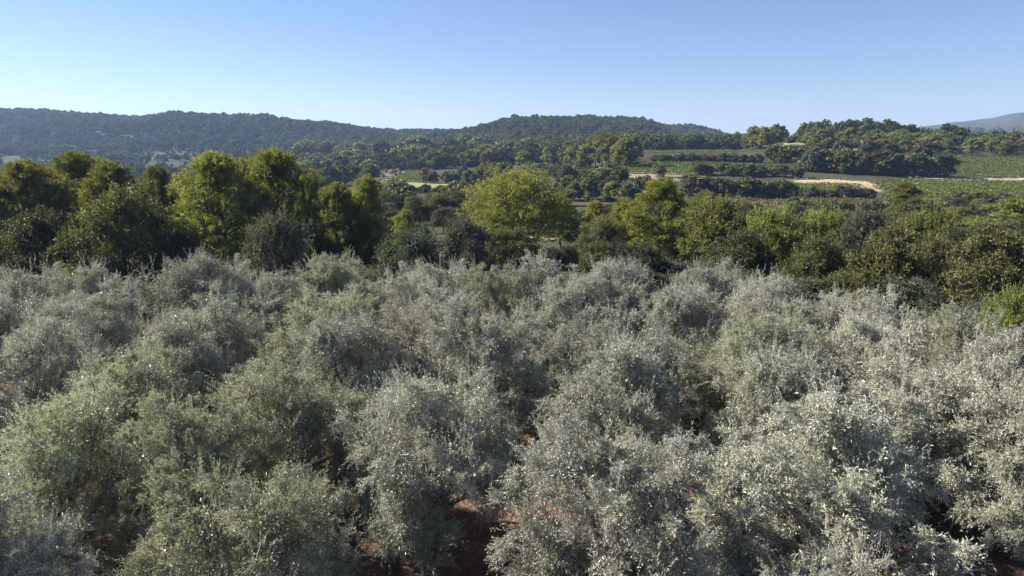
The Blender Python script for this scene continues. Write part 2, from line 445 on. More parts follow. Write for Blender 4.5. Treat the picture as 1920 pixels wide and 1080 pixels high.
def pine(seed, kind='pine', mat='pine', h=12, w=4.5, flat=False, detail=1.0):
    rng = np.random.default_rng(seed)
    lob = []
    n = 20 if not flat else 12
    for i in range(n):
        t = (i + .5) / n                       # 0 low .. 1 top
        z = h * (.22 + .70 * t) if not flat else h * (.55 + .35 * t)
        wr = w * (.85 * math.sin(math.pi * (.22 + .70 * t)) ** .8)
        a = i * 2.4 + rng.uniform(-.5, .5)
        q = rng.uniform(.45, .85) * (1 - .5 * (t > .85))
        sz = w * rng.uniform(.26, .40)
        lob.append([wr * q * math.cos(a), wr * q * math.sin(a), z, sz, sz, sz * rng.uniform(.55, .8)])
    lob.append([0, 0, h * .93, w * .28, w * .28, h * .07])
    lob = np.array(lob)
    d = detail
    fo = foliage(rng, lob, int(24 * d), 9, 6, .5 / d ** .3, (.28 / d ** .5, .07 / d ** .7), up=.7, droop=.05, spread=.55, shell=(.72, 1.1), zmin=-.3, jit=.10, leafup=.2)
    core = foliage(rng, lob * np.array([1, 1, 1, .66, .66, .66]), 14, 9, 2, .3, (.34, .16), spread=1., shell=(.2, .9), zmin=-1, jit=.3)
    finish(kind, rng, lob, fo, mat, h * .42, .2, core=core, lean=(rng.uniform(-.3, .3), rng.uniform(-.3, .3)), nbranch=.3)
for s in (21, 22, 23): pine(s)
pine(24, h=12, w=5.2)
pine(26, 'bright_pine', 'pine_bright', h=12, w=4.6)
pine(27, 'bright_pine', 'pine_bright', h=12, w=4.2)

def oak(seed, kind, mat, h=9, w=4.5, low=.25, leaf=(.17, .11), n=14, wild=0):
    rng = np.random.default_rng(seed)
    lob = []
    for i in range(n):
        t = (i + .5) / n
        z = h * (low + (.86 - low) * t)
        a = i * 2.4 + rng.uniform(-.4, .4)
        wr = w * math.sin(math.pi * (.25 + .62 * t)) * rng.uniform(.45, .75)
        sz = w * rng.uniform(.28, .42)
        lob.append([wr * math.cos(a), wr * math.sin(a), z, sz, sz, sz * rng.uniform(.7, .95)])
    lob.append([0, 0, h * .84, w * .33, w * .33, h * .14])
    lob = np.array(lob)
    fo = foliage(rng, lob, 20, 11, 7, .6, leaf, up=.4 + wild * .5, droop=.1, spread=.75, shell=(.55, 1.08), zmin=-.5, jit=.16, leafup=.5)
    core = foliage(rng, lob * np.array([1, 1, 1, .68, .68, .68]), 14, 10, 2, .3, (.30, .2), spread=1., shell=(.2, .9), zmin=-1, jit=.3)
    ex = []
    if wild:
        ex = [foliage(rng, lob[lob[:, 2] > h * .5], 6, 2, 12, 1.5, leaf, up=1.8, droop=.05, spread=.3, shell=(.8, 1.05), zmin=.3, jit=.08)]
    finish(kind, rng, lob, fo, mat, h * .22, .22, core=core, extra=ex, nbranch=.35)
for s in (31, 32): oak(s, 'oak', 'oak')
for s in (33, 34): oak(s, 'broadleaf', 'broad', wild=1)
for s in (35,): oak(s, 'autumn_oak', 'autumn', h=8, w=4.2)
for s in (36, 37): oak(s, 'holm_oak', 'holm', h=6, w=3.8, low=.12, leaf=(.12, .07))

oak(25, 'broad_pine', 'pine_bright', h=11, w=6, low=.28, leaf=(.22, .075), n=20)

def layered(seed):
    rng = np.random.default_rng(seed)
    h = 11; w = 5.5; lob = []
    for i in range(26):
        t = (i + .5) / 26
        z = h * (.22 + .74 * t); wr = w * (1.02 - t) ** .75
        a = i * 2.4 + rng.uniform(-.4, .4); q = rng.uniform(.5, .95)
        sz = w * .27 * (1.15 - .6 * t)
        lob.append([wr * q * math.cos(a), wr * q * math.sin(a), z, sz, sz, .28])
    lob = np.array(lob)
    fo = foliage(rng, lob, 16, 12, 5, .5, (.24, .06), up=.15, droop=.1, spread=.6, shell=(.3, 1.05), zmin=-.5, jit=.2)
    core = foliage(rng, lob, 6, 5, 1, .3, (.5, .25), spread=1., shell=(.1, .9), zmin=-1, jit=.3)
    finish('cedar', rng, lob, fo, 'pine', h * .7, .2, core=core, nbranch=.4)
layered(41)

# coarser trees for 100 m and beyond
def mid(seed, kind, mat, h, w, low, n=9, leaf=(.55, .34), nb=13, nt=6, zs=.8):
    rng = np.random.default_rng(seed)
    lob = []
    for i in range(n):
        t = (i + .5) / n
        z = h * (low + (.86 - low) * t)
        a = i * 2.4 + rng.uniform(-.5, .5)
        wr = w * math.sin(math.pi * (.28 + .6 * t)) * rng.uniform(.4, .75)
        sz = w * rng.uniform(.3, .46)
        lob.append([wr * math.cos(a), wr * math.sin(a), z, sz, sz, sz * zs * rng.uniform(.8, 1.1)])
    lob.append([0, 0, h * .86, w * .34, w * .34, h * .12])
    lob = np.array(lob)
    fo = foliage(rng, lob, nb, nt, 3, .5, leaf, outn=1.3, up=.5, droop=.05, spread=.7, shell=(.6, 1.05), zmin=-.45, jit=.18, leafup=.4)
    core = foliage(rng, lob * np.array([1, 1, 1, .8, .8, .8]), 9, 4, 1, .3, (1.3, .9), spread=1., shell=(.3, .95), zmin=-1, jit=.25)
    finish(kind, rng, lob, fo, mat, h * .3, .2, core=core, nbranch=.15, sides=4)
for s in (51, 52, 53): mid(s, 'mid_pine', 'pine', 9, 3.9, .22, zs=.65)
for s in (54, 55, 56): mid(s, 'mid_oak', 'oak', 7.5, 3.9, .18)
for s in (57, 58): mid(s, 'mid_holm', 'holm', 6, 3.5, .12)
mid(59, 'mid_bright', 'broad', 8, 3.6, .2)
mid(60, 'mid_olive', 'olive', 3.4, 1.8, .25, n=5, leaf=(.4, .16), nb=8)
# simplest trees for the far hills
FARCOL = bpy.data.collections.new('far_tree_kinds')
def farv(seed, mat, h, w, low, zs):
    rng = np.random.default_rng(seed)
    n = 6; lob = []
    for i in range(n):
        t = (i + .5) / n; a = i * 2.4
        wr = w * math.sin(math.pi * (.3 + .55 * t)) * rng.uniform(.4, .7)
        sz = w * rng.uniform(.35, .5)
        lob.append([wr * math.cos(a), wr * math.sin(a), h * (low + (.84 - low) * t), sz, sz, sz * zs])
    lob = np.array(lob)
    V, F, T, info = foliage(rng, lob, 10, 4, 2, .6, (1.0, .75), outn=1.5, up=.5, droop=0, spread=.7, shell=(.75, 1.02), zmin=-.4, jit=.15, leafup=.5)
    V2, F2, T2, _ = foliage(rng, lob * np.array([1, 1, 1, .8, .8, .8]), 8, 3, 1, .4, (1.8, 1.3), spread=1., shell=(.3, .95), zmin=-1, jit=.2)
    F = np.concatenate([F, F2 + len(V)]); V = np.concatenate([V, V2]); T = np.concatenate([T, T2])
    o = bpy.data.objects.new('far_tree', mesh('far_tree', V, F, [M[mat]], tint=T))
    FARCOL.objects.link(o)
farv(71, 'far_pine', 9, 3.9, .35, .7); farv(72, 'far_pine', 8, 3.5, .4, .7); farv(73, 'far_oak', 7.5, 3.8, .15, .8)
farv(74, 'far_oak', 6.5, 3.6, .15, .8); farv(75, 'far_oak', 6, 3.6, .1, .8)

# ------------------------------------------------------------------ ground sheets
def terrain_mesh():
    th = np.concatenate([np.linspace(-math.pi, TH[0], 40)[:-1], TH, np.linspace(TH[-1], math.pi, 40)[1:]])
    lr = LR
    A, B = np.meshgrid(th, lr, indexing='ij')
    r = np.exp(B); X = r * np.sin(A); Y = r * np.cos(A)
    Z = H(X, Y)
    V = np.stack([X, Y, Z], -1).reshape(-1, 3)
    nr = len(lr); nt = len(th)
    i, j = np.meshgrid(np.arange(nt - 1), np.arange(nr - 1), indexing='ij')
    a = (i * nr + j).ravel()
    F = np.stack([a, a + 1, a + nr + 1, a + nr], 1)
    # close the hub under the camera
    V = np.vstack([V, [[0, 0, 0]]])
    return V, F, nt, nr
M['scrub'] = groundmat('scrub_ground', [(.3, (.026, .034, .016)), (.5, (.045, .05, .026)), (.72, (.085, .08, .045))], .03, 1.2, .15)
M['soil'] = groundmat('red_soil', [(.3, (.08, .048, .036)), (.55, (.16, .10, .074)), (.75, (.25, .17, .13))], .5, 7, .06, tintvar=.4)
M['pale_grass'] = groundmat('pale_green_grass', [(.3, (.17, .18, .065)), (.7, (.28, .27, .12))], .06, 1.5, .05, tintvar=.15)
M['straw'] = groundmat('dry_straw_ground', [(.3, (.26, .20, .13)), (.7, (.42, .34, .23))], .08, 1.5, .05, tintvar=.15)
M['pink_soil'] = groundmat('pale_pink_soil', [(.3, (.17, .135, .11)), (.7, (.27, .225, .19))], .1, 1.5, .05, tintvar=.15)
M['scrub_pale'] = groundmat('pale_scrub_ground', [(.3, (.028, .036, .018)), (.55, (.045, .05, .028)), (.72, (.07, .068, .04))], .03, .8, .2)
M['field_soil'] = groundmat('vineyard_soil', [(.3, (.10, .085, .05)), (.7, (.18, .16, .09))], .1, 1.5, .05, tintvar=.2)
V, F, nt_, nr_ = terrain_mesh()
me = mesh('ground', V, F, [M['scrub']], smooth=True)
put('ground', me, kind='structure')
# hub disc
hub = [(0, 0, 0)] + [(2.05 * math.sin(a), 2.05 * math.cos(a), -.01) for a in np.linspace(0, 2 * math.pi, 33)[:-1]]
put('ground', mesh('ground_hub', hub, [(0, 1 + k, 1 + (k + 1) % 32) for k in range(32)], [M['scrub']]), kind='structure')

def inpoly(P, x, y):
    x = np.asarray(x); y = np.asarray(y); ins = np.zeros(x.shape, bool)
    n = len(P)
    for i in range(n):
        x1, y1 = P[i][:2]; x2, y2 = P[(i + 1) % n][:2]
        c = ((y1 > y) != (y2 > y))
        xi = (x2 - x1) * (y - y1) / (y2 - y1 + 1e-12) + x1
        ins ^= c & (x < xi)
    return ins
FIELDS = []
def sheet(name, pix, mat, off=.12, step=1.5, world_poly=None):
    P = world_poly if world_poly is not None else [tuple(ground_at(a, b)[:2]) for a, b in pix]
    xs = [p[0] for p in P]; ys = [p[1] for p in P]
    nx = max(2, int((max(xs) - min(xs)) / step)); ny = max(2, int((max(ys) - min(ys)) / step))
    gx = np.linspace(min(xs), max(xs), nx + 1); gy = np.linspace(min(ys), max(ys), ny + 1)
    X, Y = np.meshgrid(gx, gy, indexing='ij')
    cx = (gx[:-1] + gx[1:]) / 2; cy = (gy[:-1] + gy[1:]) / 2
    CX, CY = np.meshgrid(cx, cy, indexing='ij')
    wob = 1.0 if step > 1 else .3
    ins = inpoly(P, CX + wob * np.sin(CY * .7) * .6, CY + wob * np.sin(CX * .5) * .6)
    i, j = np.nonzero(ins)
    a = i * (ny + 1) + j
    F = np.stack([a, a + ny + 1, a + ny + 2, a + 1], 1)
    V = np.stack([X, Y, H(X, Y) + off], -1).reshape(-1, 3)
    used, inv = np.unique(F, return_inverse=True)
    o = put(name, mesh(name, V[used], inv.reshape(F.shape), [M[mat]], smooth=True), kind='structure')
    FIELDS.append(P)
    return P
sheet('grove_soil', None, 'soil', off=.02, step=.8, world_poly=[(-48, -6), (38, -6), (34, 20), (26, 30), (16, 38), (8, 44), (-30, 46), (-48, 40)])
FIELDS.clear()
NEARBLOCK = [(-60, -10), (60, -10), (100, 125), (-100, 125)]

def vines(P, name, mat, ang, spacing=2.4, hgt=1.1, leaf=.23, dens=18, label=None):
    rng = np.random.default_rng(int(abs(P[0][0]) * 10))
    ca, sa = math.cos(ang), math.sin(ang)
    pts = np.array([(p[0] * ca + p[1] * sa, -p[0] * sa + p[1] * ca) for p in P])
    u0, v0 = pts.min(0); u1, v1 = pts.max(0)
    rows = np.arange(v0, v1, spacing)
    us = np.arange(u0, u1, .9)
    U, W = np.meshgrid(us, rows)
    U = U.ravel(); W = W.ravel()
    n = len(U)
    keep = rng.random(n) > .06
    U, W = U[keep], W[keep]; n = len(U)
    U = np.repeat(U, dens) + rng.uniform(-.5, .5, n * dens); Wd = np.repeat(W, dens) + rng.normal(0, .22, n * dens)
    X = U * ca - Wd * sa; Y = U * sa + Wd * ca
    ins = inpoly(P, X, Y); X = X[ins]; Y = Y[ins]; n = len(X)
    Z = H(X, Y) + .12 + rng.uniform(.35, 1, n) * hgt * (1 + .15 * np.sin(X * .4) * np.sin(Y * .33))
    ctr = np.stack([X, Y, Z], 1)
    ld = norm(rng.normal(size=(n, 3)) + [0, 0, .3]); nn = norm(np.cross(ld, rng.normal(size=(n, 3)) + [0, 0, .01])); sd2 = np.cross(ld, nn)
    l = leaf * rng.uniform(.7, 1.3, (n, 1))
    V = np.stack([ctr - ld * l, ctr + sd2 * l * .7, ctr + ld * l, ctr - sd2 * l * .7], 1).reshape(-1, 3)
    b = np.arange(n)[:, None] * 4
    F = np.concatenate([b + [[0, 1, 2]], b + [[0, 2, 3]]])
    put(name, mesh(name, V, F, [M[mat]], tint=np.repeat(rng.random(n), 4)), kind='stuff', label=label, cat='vines')

sheet('pale_field', [(696,342),(760,342),(850,346),(892,350),(880,357),(830,358),(696,357)], 'pale_grass')
sheet('pale_field', [(832,368),(856,368),(858,376),(834,377)], 'pale_grass', step=1)
sheet('pale_field', [(1170,356),(1222,356),(1215,374),(1168,372)], 'pale_grass', step=1)
sheet('pale_field', [(1815,396),(1930,394),(1990,400),(1960,418),(1830,414)], 'pale_grass', step=1)
sheet('dry_field', [(700,321),(745,321),(770,322),(735,339),(695,340)], 'field_soil')
P_a = sheet('vineyard_ground', [(762,325),(782,322),(786,340),(730,341)], 'field_soil')
P_b = sheet('vineyard_ground', [(1762,294),(1930,297),(2060,302),(2060,336),(1930,332),(1766,325)], 'field_soil')
sheet('farm_track', [(1762,331),(1930,335),(2060,340),(2060,345),(1930,341),(1700,337)], 'straw', step=1)
P_c = sheet('vineyard_ground', [(1645,341),(1700,340),(1930,344),(2060,348),(2060,384),(1900,376),(1760,376),(1668,376)], 'field_soil')
sheet('dry_track', [(1478,338),(1560,337),(1625,341),(1655,351),(1662,361),(1640,362),(1600,347),(1478,345)], 'straw', step=1)
P_d = sheet('vineyard_ground', [(1480,347),(1590,349),(1632,362),(1480,366)], 'field_soil')
P_e = sheet('vineyard_ground', [(1208,285),(1370,284),(1385,292),(1215,290)], 'field_soil')
P_f = sheet('vineyard_ground', [(1198,309),(1340,308),(1500,311),(1500,321),(1310,320),(1198,317)], 'field_soil')
P_g = sheet('vineyard_ground', [(1118,322),(1300,320),(1330,322),(1330,330),(1132,333)], 'field_soil')
sheet('dry_track', [(1128,334),(1320,331),(1320,342),(1200,343),(1130,341)], 'pink_soil', step=1)
P_h = sheet('vineyard_ground', [(1285,376),(1500,378),(1660,380),(1660,394),(1500,396),(1290,394)], 'field_soil')
P_i = sheet('vineyard_ground', [(978,432),(1072,430),(1080,450),(972,452)], 'straw')
sheet('dry_field', [(1545,292),(1600,290),(1625,298),(1550,300)], 'straw')
sheet('dry_field', [(1466,266),(1512,265),(1512,272),(1464,274)], 'pale_grass')
sheet('dry_field', [(108,273),(138,272),(186,285),(150,288),(118,280)], 'scrub_pale', step=4)
sheet('pale_field', [(0,293),(38,291),(44,304),(0,308)], 'scrub_pale', step=4)
sheet('dry_field', [(280,287),(345,289),(345,293),(285,291)], 'scrub_pale', step=4)
sheet('pale_field', [(180,250),(270,252),(265,260),(180,258)], 'scrub', step=4)
sheet('dry_field', [(712,259),(730,259),(728,262),(712,262)], 'straw', step=4)
SPARSE = []
def sparse(pix, mat):
    SPARSE.append(sheet('valley_meadow', pix, mat, step=5)); FIELDS.pop()
sparse([(150,286),(330,283),(420,292),(400,300),(300,303),(180,298)], 'scrub_pale')
sparse([(230,304),(420,302),(520,309),(480,318),(300,322),(210,314)], 'scrub_pale')
sparse([(0,300),(70,298),(120,306),(90,322),(0,326)], 'scrub_pale')
sparse([(430,280),(560,282),(560,288),(440,288)], 'scrub_pale')
vines(P_a, 'vine_rows', 'vine', .6, label='small green vineyard beside the pale field in the valley')
vines(P_b, 'vine_rows', 'vine', 2.7, label='green vineyard rising below the wood on the right hill')
vines(P_c, 'vine_rows', 'vine', 2.7, label='green vineyard below the farm track at the right')
vines(P_d, 'vine_rows', 'vine', .3, label='vine rows under the curved pale track')
vines(P_e, 'vine_rows', 'vine', .1, label='vines on the uppermost narrow terrace of the slope')
vines(P_f, 'vine_rows', 'vine', .1, label='vines on the terrace below the long hedge')
vines(P_g, 'vine_rows', 'vine', .1, label='vines above the pinkish bare strip')
vines(P_h, 'vine_rows', 'vine_red', .2, label='reddish vineyard behind the tall broadleaf trees')
vines(P_i, 'vine_rows', 'vine_yellow', 1.1, spacing=2.2, label='small yellow vineyard seen between the dark bushes behind the grove')

# ------------------------------------------------------------------ placing trees
rngp = np.random.default_rng(5)
KN = {'olive': ('olive_tree', 'olive tree'), 'young_olive': ('young_olive_tree', 'olive tree'), 'pine': ('pine_tree', 'pine tree'), 'broad_pine': ('pine_tree', 'pine tree'),
      'bright_pine': ('pine_tree', 'pine tree'), 'oak': ('oak_tree', 'oak tree'), 'broadleaf': ('broadleaf_tree', 'tree'), 'autumn_oak': ('oak_tree', 'oak tree'),
      'holm_oak': ('holm_oak_bush', 'bush'), 'cedar': ('cedar_tree', 'cedar tree'), 'mid_pine': ('pine_tree', 'pine tree'), 'mid_oak': ('oak_tree', 'oak tree'),
      'mid_holm': ('holm_oak_bush', 'bush'), 'mid_bright': ('broadleaf_tree', 'tree'), 'mid_olive': ('young_olive_tree', 'olive tree')}
PLACED = []
def tree(kind, x, y, h, label, group=None, wscale=None, v=None, rot=None, zoff=0.):
    vs = VAR[kind]
    k = int(rngp.integers(len(vs))) if v is None else v % len(vs)
    tr, cr, topz, rad = vs[k]
    z = float(H(x, y)) + zoff
    o = bpy.data.objects.new(KN[kind][0], None); C.objects.link(o)
    o.empty_display_size = .5
    s = h / topz
    sw = s if wscale is None else wscale / (2 * rad)
    o.location = (x, y, z); o.scale = (sw, sw, s)
    o.rotation_euler = (0, 0, rngp.uniform(0, 6.28) if rot is None else rot)
    o['label'] = label; o['category'] = KN[kind][1]
    if group: o['group'] = group
    a = bpy.data.objects.new('trunk', tr); C.objects.link(a); a.parent = o
    b = bpy.data.objects.new('crown', cr); C.objects.link(b); b.parent = o
    PLACED.append((x, y, sw * rad))
    return o
ORD = ['first', 'second', 'third', 'fourth', 'fifth', 'sixth', 'seventh', 'eighth', 'ninth', 'tenth', 'eleventh', 'twelfth', 'thirteenth', 'fourteenth', 'fifteenth', 'sixteenth', 'seventeenth', 'eighteenth', 'nineteenth', 'twentieth']

# --- the olive grove: (px, py of crown top, height, crown width)
OL = [
 ('front', [(-40,905,5.3,5.6),(460,872,5.3,5.4),(1170,800,5.5,5.8),(1650,1058,4.9,3.4)]),
 ('second', [(90,742,5.3,5.8),(360,748,5.2,5.0),(1590,752,5.8,7.0),(1965,708,5.6,5.6)]),
 ('third', [(-150,700,5.5,6),(210,655,5.4,5.6),(520,668,5.5,6.0),(815,690,5.7,5.8),(1190,648,5.6,6.0),(1470,655,5.6,5.4),(1760,665,5.6,6.0),(2080,680,5.6,6)]),
 ('fourth', [(-200,590,5.5,6),(60,592,5.4,5.8),(340,598,5.5,5.8),(640,592,5.5,6.2),(915,572,5.7,6),(1180,582,5.4,5.8),(1420,578,5.6,5.8),(1650,590,5.5,5.8),(1880,628,5.6,5.6)]),
 ('fifth', [(-60,540,5.5,6),(165,535,5.5,6.0),(385,540,5.4,5.8),(610,540,5.5,6),(835,533,5.5,6),(1060,535,5.5,6),(1280,537,5.5,5.8),(1500,545,5.5,5.8),(1700,552,5.5,5.6),(1830,585,5.2,5.0)]),
 ('sixth', [(50,498,5.6,5.8),(170,497,5.6,5.0),(360,478,6.0,6.2),(570,494,5.5,6),(760,500,5.5,6),(940,498,5.5,6),(1130,500,5.4,6),(1320,503,5.5,5.8),(1440,518,5.4,5.4),(1590,540,5.3,5)]),
 ('backmost', [(470,488,5.6,5.5),(640,478,5.8,6),(820,488,5.5,6),(1000,482,5.7,6),(1160,490,5.4,5.8),(1330,494,5.3,5.2)]),
]
LOOK = ['silvery grey', 'dense grey-green', 'greener', 'pale silver-green', 'dull grey-green', 'bright silvery']
vi = 0
for row, lst in OL:
    vis = [q for q in lst if -60 < q[0] < 1980]
    for q in lst:
        px, py, h, w = q
        p = at_z(px, py, h)
        k = {'front': (1, 2, 0, 3)}.get(row, None)
        v = vi * 5 % 6; vi += 1
        if px < 560 and row in ('front', 'second', 'third') and vi % 2 == 0: v = 2
        if q in vis:
            i = vis.index(q)
            pos = 'leftmost' if i == 0 else ('rightmost' if i == len(vis) - 1 else ORD[i] + ' from the left')
            rr = {'front': 'the front row, closest to the camera', 'backmost': 'the backmost row, against the dark trees'}.get(row, 'the ' + row + ' row from the front')
            lab = 'olive tree, %s in %s' % (pos, rr)
        else: lab = 'olive tree just outside the frame, %s end of the %s row' % ('left' if px < 900 else 'right', row)
        tree('olive', p[0], p[1], h, lab, 'olive trees of the grove', wscale=w * 0.94, v=v)
p = at_z(785, 925, 2.6)
tree('young_olive', p[0], p[1], 2.7, 'small olive shoot bush beside the sunlit patch of red soil', None, wscale=2.6, v=0)

# --- the dark tree belt behind the grove: kind, px, top py, crown width px, distance, label
BELT = [
 ('pine', 40,303,170,64,'tall pine at the left edge with a yellow-green crown'),
 ('pine', 140,287,150,70,'pine behind the brownish oak, highest of the left-hand group'),
 ('pine', 205,307,140,63,'flat-topped pine rising directly behind the brownish oak'),
 ('oak', 215,348,205,52,'brownish-green oak standing in front of the left-hand pines'),
 ('pine', 290,312,85,61,'narrow pine just right of the brownish oak'),
 ('pine', 402,288,190,58,'large pine with a sunlit left side, left of the tall pair'),
 ('pine', 510,282,185,62,'large dark pine with the highest crown of the tall pair'),
 ('pine', 575,330,75,60,'slim pine at the right flank of the tall pair'),
 ('pine', 632,345,115,59,'open-crowned pine with a thin bare trunk, bright tip'),
 ('pine', 686,332,85,61,'slim pine with a bright tip at the edge of the valley view'),
 ('holm_oak', 520,398,160,47,'silvery-leaved holm oak below the tall pair of pines'),
 ('holm_oak', 770,428,160,48,'dark rounded holm oak in the middle, touching the olives'),
 ('holm_oak', 872,404,115,58,'rounded grey-green holm oak left of the big umbrella pine'),
 ('bright_pine', 760,394,56,85,'small vivid yellow-green tree in the valley view'),
 ('broad_pine', 968,314,195,84,'big broad umbrella pine with lime-green top in the centre'),
 ('pine', 1052,372,80,92,'darker pine touching the right side of the umbrella pine'),
 ('oak', 950,425,120,62,'dark oak in the shade below the umbrella pine'),
 ('oak', 1130,452,110,56,'low dark oak right of the small yellow vineyard'),
 ('bright_pine', 1118,378,60,90,'small rounded lime-green pine left of the bright pines'),
 ('bright_pine', 1170,372,90,78,'lime-green pine leaning against the tall bright pine'),
 ('bright_pine', 1243,335,140,68,'tall bright yellow-green pine right of the centre'),
 ('holm_oak', 1195,455,140,54,'grey-brown bush at the foot of the tall bright pine'),
 ('broadleaf', 1345,366,160,63,'yellow-green broadleaf tree with spiky top shoots'),
 ('broadleaf', 1450,388,130,58,'green broadleaf tree right of the spiky-topped one'),
 ('broadleaf', 1545,388,130,58,'yellow-green broadleaf tree in front of the curved track'),
 ('holm_oak', 1640,394,140,54,'grey holm oak between the yellow-green trees'),
 ('broadleaf', 1738,388,125,54,'leafy green tree with upright tip at the right'),
 ('cedar', 1702,343,130,95,'layered conifer in front of the lower vineyard'),
 ('cedar', 1895,372,190,72,'layered pale green conifer at the right edge'),
 ('autumn_oak', 1672,428,150,43,'olive-brown oak with yellow flank standing at the grove edge'),
 ('autumn_oak', 1872,428,185,39,'large brownish oak at the right edge of the grove'),
 ('broadleaf', 1905,538,130,29,'low bright green bush at the right edge beside the olives'),
 ('bright_pine', 1802,388,28,120,'tiny bright green tree on the pale grass at the right'),
 ('oak', 1400,430,150,50,'dark oak in the shade behind the olive grove'),
 ('oak', 1540,440,130,46,'shaded dark oak left of the olive-brown one'),
 ('oak', 1770,440,120,44,'deeply shaded tree between the two brownish oaks'),
 ('oak', 60,395,150,54,'dark oak under the leftmost pine'),
 ('pine', 96,316,120,77,'pine half hidden between the two leftmost pines'),
 ('pine', 182,298,110,82,'pine crown seen behind the flat-topped one'),
 ('pine', 457,298,140,72,'pine filling the saddle between the large sunlit pine and the tall pair'),
 ('pine', 602,356,100,70,'lower pine just left of the open-crowned pine'),
 ('pine', -70,310,150,62,'pine at the far left, cut by the frame'),
 ('oak', 330,420,130,52,'dark oak under the pines left of the silvery holm oak'),
 ('broadleaf', 2010,420,200,45,'tree beyond the right edge of the frame'),
 ('oak', -60,430,160,48,'shaded oak cut by the left edge of the frame'),
]
for kind, px, py, wpx, d, lab in BELT:
    p = at_y(px, py, d)
    z0 = float(H(p[0], p[1]))
    tree(kind, p[0], p[1], p[2] - z0, lab, wscale=wpx * d / FPX * 1.02)
# shaded understorey closing the foot of the belt
us = []
for i, px in enumerate(range(-60, 2000, 62)):
    fy = np.interp(px, [0, 300, 700, 1300, 1500, 1700, 1900], [50, 47, 49, 47, 43, 38, 33])
    d = fy + rngp.uniform(-1, 2.5)
    us.append((px + rngp.uniform(-15, 15), d))
for i, (px, d) in enumerate(us):
    hh = rngp.uniform(2.6, 4.4)
    x = (px - 960) / FPX * d
    tree('holm_oak' if i % 3 else 'oak', x, d, hh, 'undergrowth bush shaded by the tree belt, %s from left, %s half of the photo' % (ORD[i % 17], 'left' if i < 17 else 'right'), 'undergrowth bushes behind the grove', wscale=rngp.uniform(4.5, 6.5))
for i in range(26):
    px = -60 + i * 80 + rngp.uniform(-25, 25)
    d = rngp.uniform(66, 76)
    if 955 < px < 1095: continue
    if 690 < px < 900: hh = rngp.uniform(2.2, 3.2)
    else: hh = rngp.uniform(4, 6)
    tree('oak', (px - 960) / FPX * d, d, hh, 'dark oak deep inside the tree belt, %s from left, %s half of the photo' % (ORD[i % 13], 'left' if i < 13 else 'right'), 'inner oaks of the tree belt', wscale=rngp.uniform(5, 7.5))

for i, px in enumerate((962, 985, 1010, 1034, 1058, 1084, 1108)):
    d = 74 + (i % 3)
    tree('holm_oak', (px - 960) / FPX * d, d, 2.5, 'low bush below the small yellow vineyard, ' + ['leftmost', 'second from the left', 'third from the left', 'middle one', 'fifth from the left', 'sixth from the left', 'rightmost'][i], 'bushes below the small yellow vineyard', wscale=2.6)
# --- clusters in the valley and on the slopes, (kind choices, line or box of base pixels, count, height px)
def cluster(kinds, box, n, hpx, phrase, group, line=False, ordinal=True, jitter=6, wf=1.1):
    pts = []
    x0, y0, x1, y1 = box
    for i in range(n):
        if line:
            t = (i + .5) / n
            px = x0 + (x1 - x0) * t + rngp.uniform(-.3, .3) * (x1 - x0) / n; py = y0 + (y1 - y0) * t + rngp.uniform(-1.2, 1.2)
        else:
            px = rngp.uniform(x0, x1); py = rngp.uniform(y0, y1)
        pts.append((px, py))
    pts.sort()
    pts = [q for q in pts if not (970 < q[0] < 1088 and q[1] > 405)]
    n = len(pts)
    for i, (px, py) in enumerate(pts):
        g = ground_at(px, py, 75)
        h = rngp.uniform(*hpx) * g[1] / FPX
        if ordinal and n <= 20:
            pos = 'leftmost' if i == 0 else ('rightmost' if i == n - 1 else ORD[i] + ' from the left')
            lab = '%s %s' % (pos, phrase)
        elif ordinal or n > 20:
            kt = int(math.ceil(n / 18)); order = sorted(range(n), key=lambda q: -pts[q][1])
            tier = {q: min(kt - 1, r_ * kt // n) for r_, q in enumerate(order)}
            mine = [q for q in range(n) if tier[q] == tier[i]]; r_ = mine.index(i)
            pos = 'leftmost' if r_ == 0 else ('rightmost' if r_ == len(mine) - 1 else ORD[r_] + ' from left')
            lab = '%s, %s, %s tier' % (phrase, pos, 'front' if tier[i] == 0 else ('hindmost' if tier[i] == kt - 1 else ORD[tier[i]]))
        else: lab = phrase
        k = kinds[int(rngp.integers(len(kinds)))]
        tree(k, g[0], g[1], h, lab, group, wscale=h * wf * rngp.uniform(.85, 1.2))
cluster(['mid_holm', 'mid_oak'], (790,343,905,346), 7, (22, 32), 'tree in the hedge behind the pale valley field', 'hedge trees behind the pale field', True)
cluster(['mid_oak'], (900,346,955,346), 3, (34, 42), 'larger oak closing the hedge by the pale field', 'larger oaks by the pale field', True)
cluster(['mid_pine', 'mid_oak'], (560,290,1020,320), 62, (26, 38), 'dark tree of the wood behind the pale valley field', 'trees of the valley wood', wf=1.3)
cluster(['mid_pine', 'mid_oak'], (550,318,700,340), 16, (28, 40), 'tree of the dark clump behind the slim pines', 'dark clump behind the slim pines')
cluster(['mid_pine'], (1112,312,1186,318), 7, (52, 62), 'tall pine of the big clump beside the upper terraces', 'big pine clump by the terraces', True, wf=.75)
cluster(['mid_pine', 'mid_oak'], (1022,312,1105,318), 8, (36, 48), 'tree of the row left of the big pine clump', 'trees left of the big pine clump', True, wf=.8)
cluster(['mid_pine', 'mid_oak'], (1190,281,1420,279), 17, (20, 32), 'tree along the skyline above the upper terrace', 'skyline trees above the terrace', True)
cluster(['mid_pine'], (1400,280,1452,278), 3, (36, 44), 'tall pine of the skyline group right of the terraces', 'tall skyline pines', True, wf=.9)
cluster(['mid_pine'], (1512,264,1930,296), 74, (24, 32), 'pine of the wood on the right-hand hilltop', 'pines of the hilltop wood', wf=1.0)
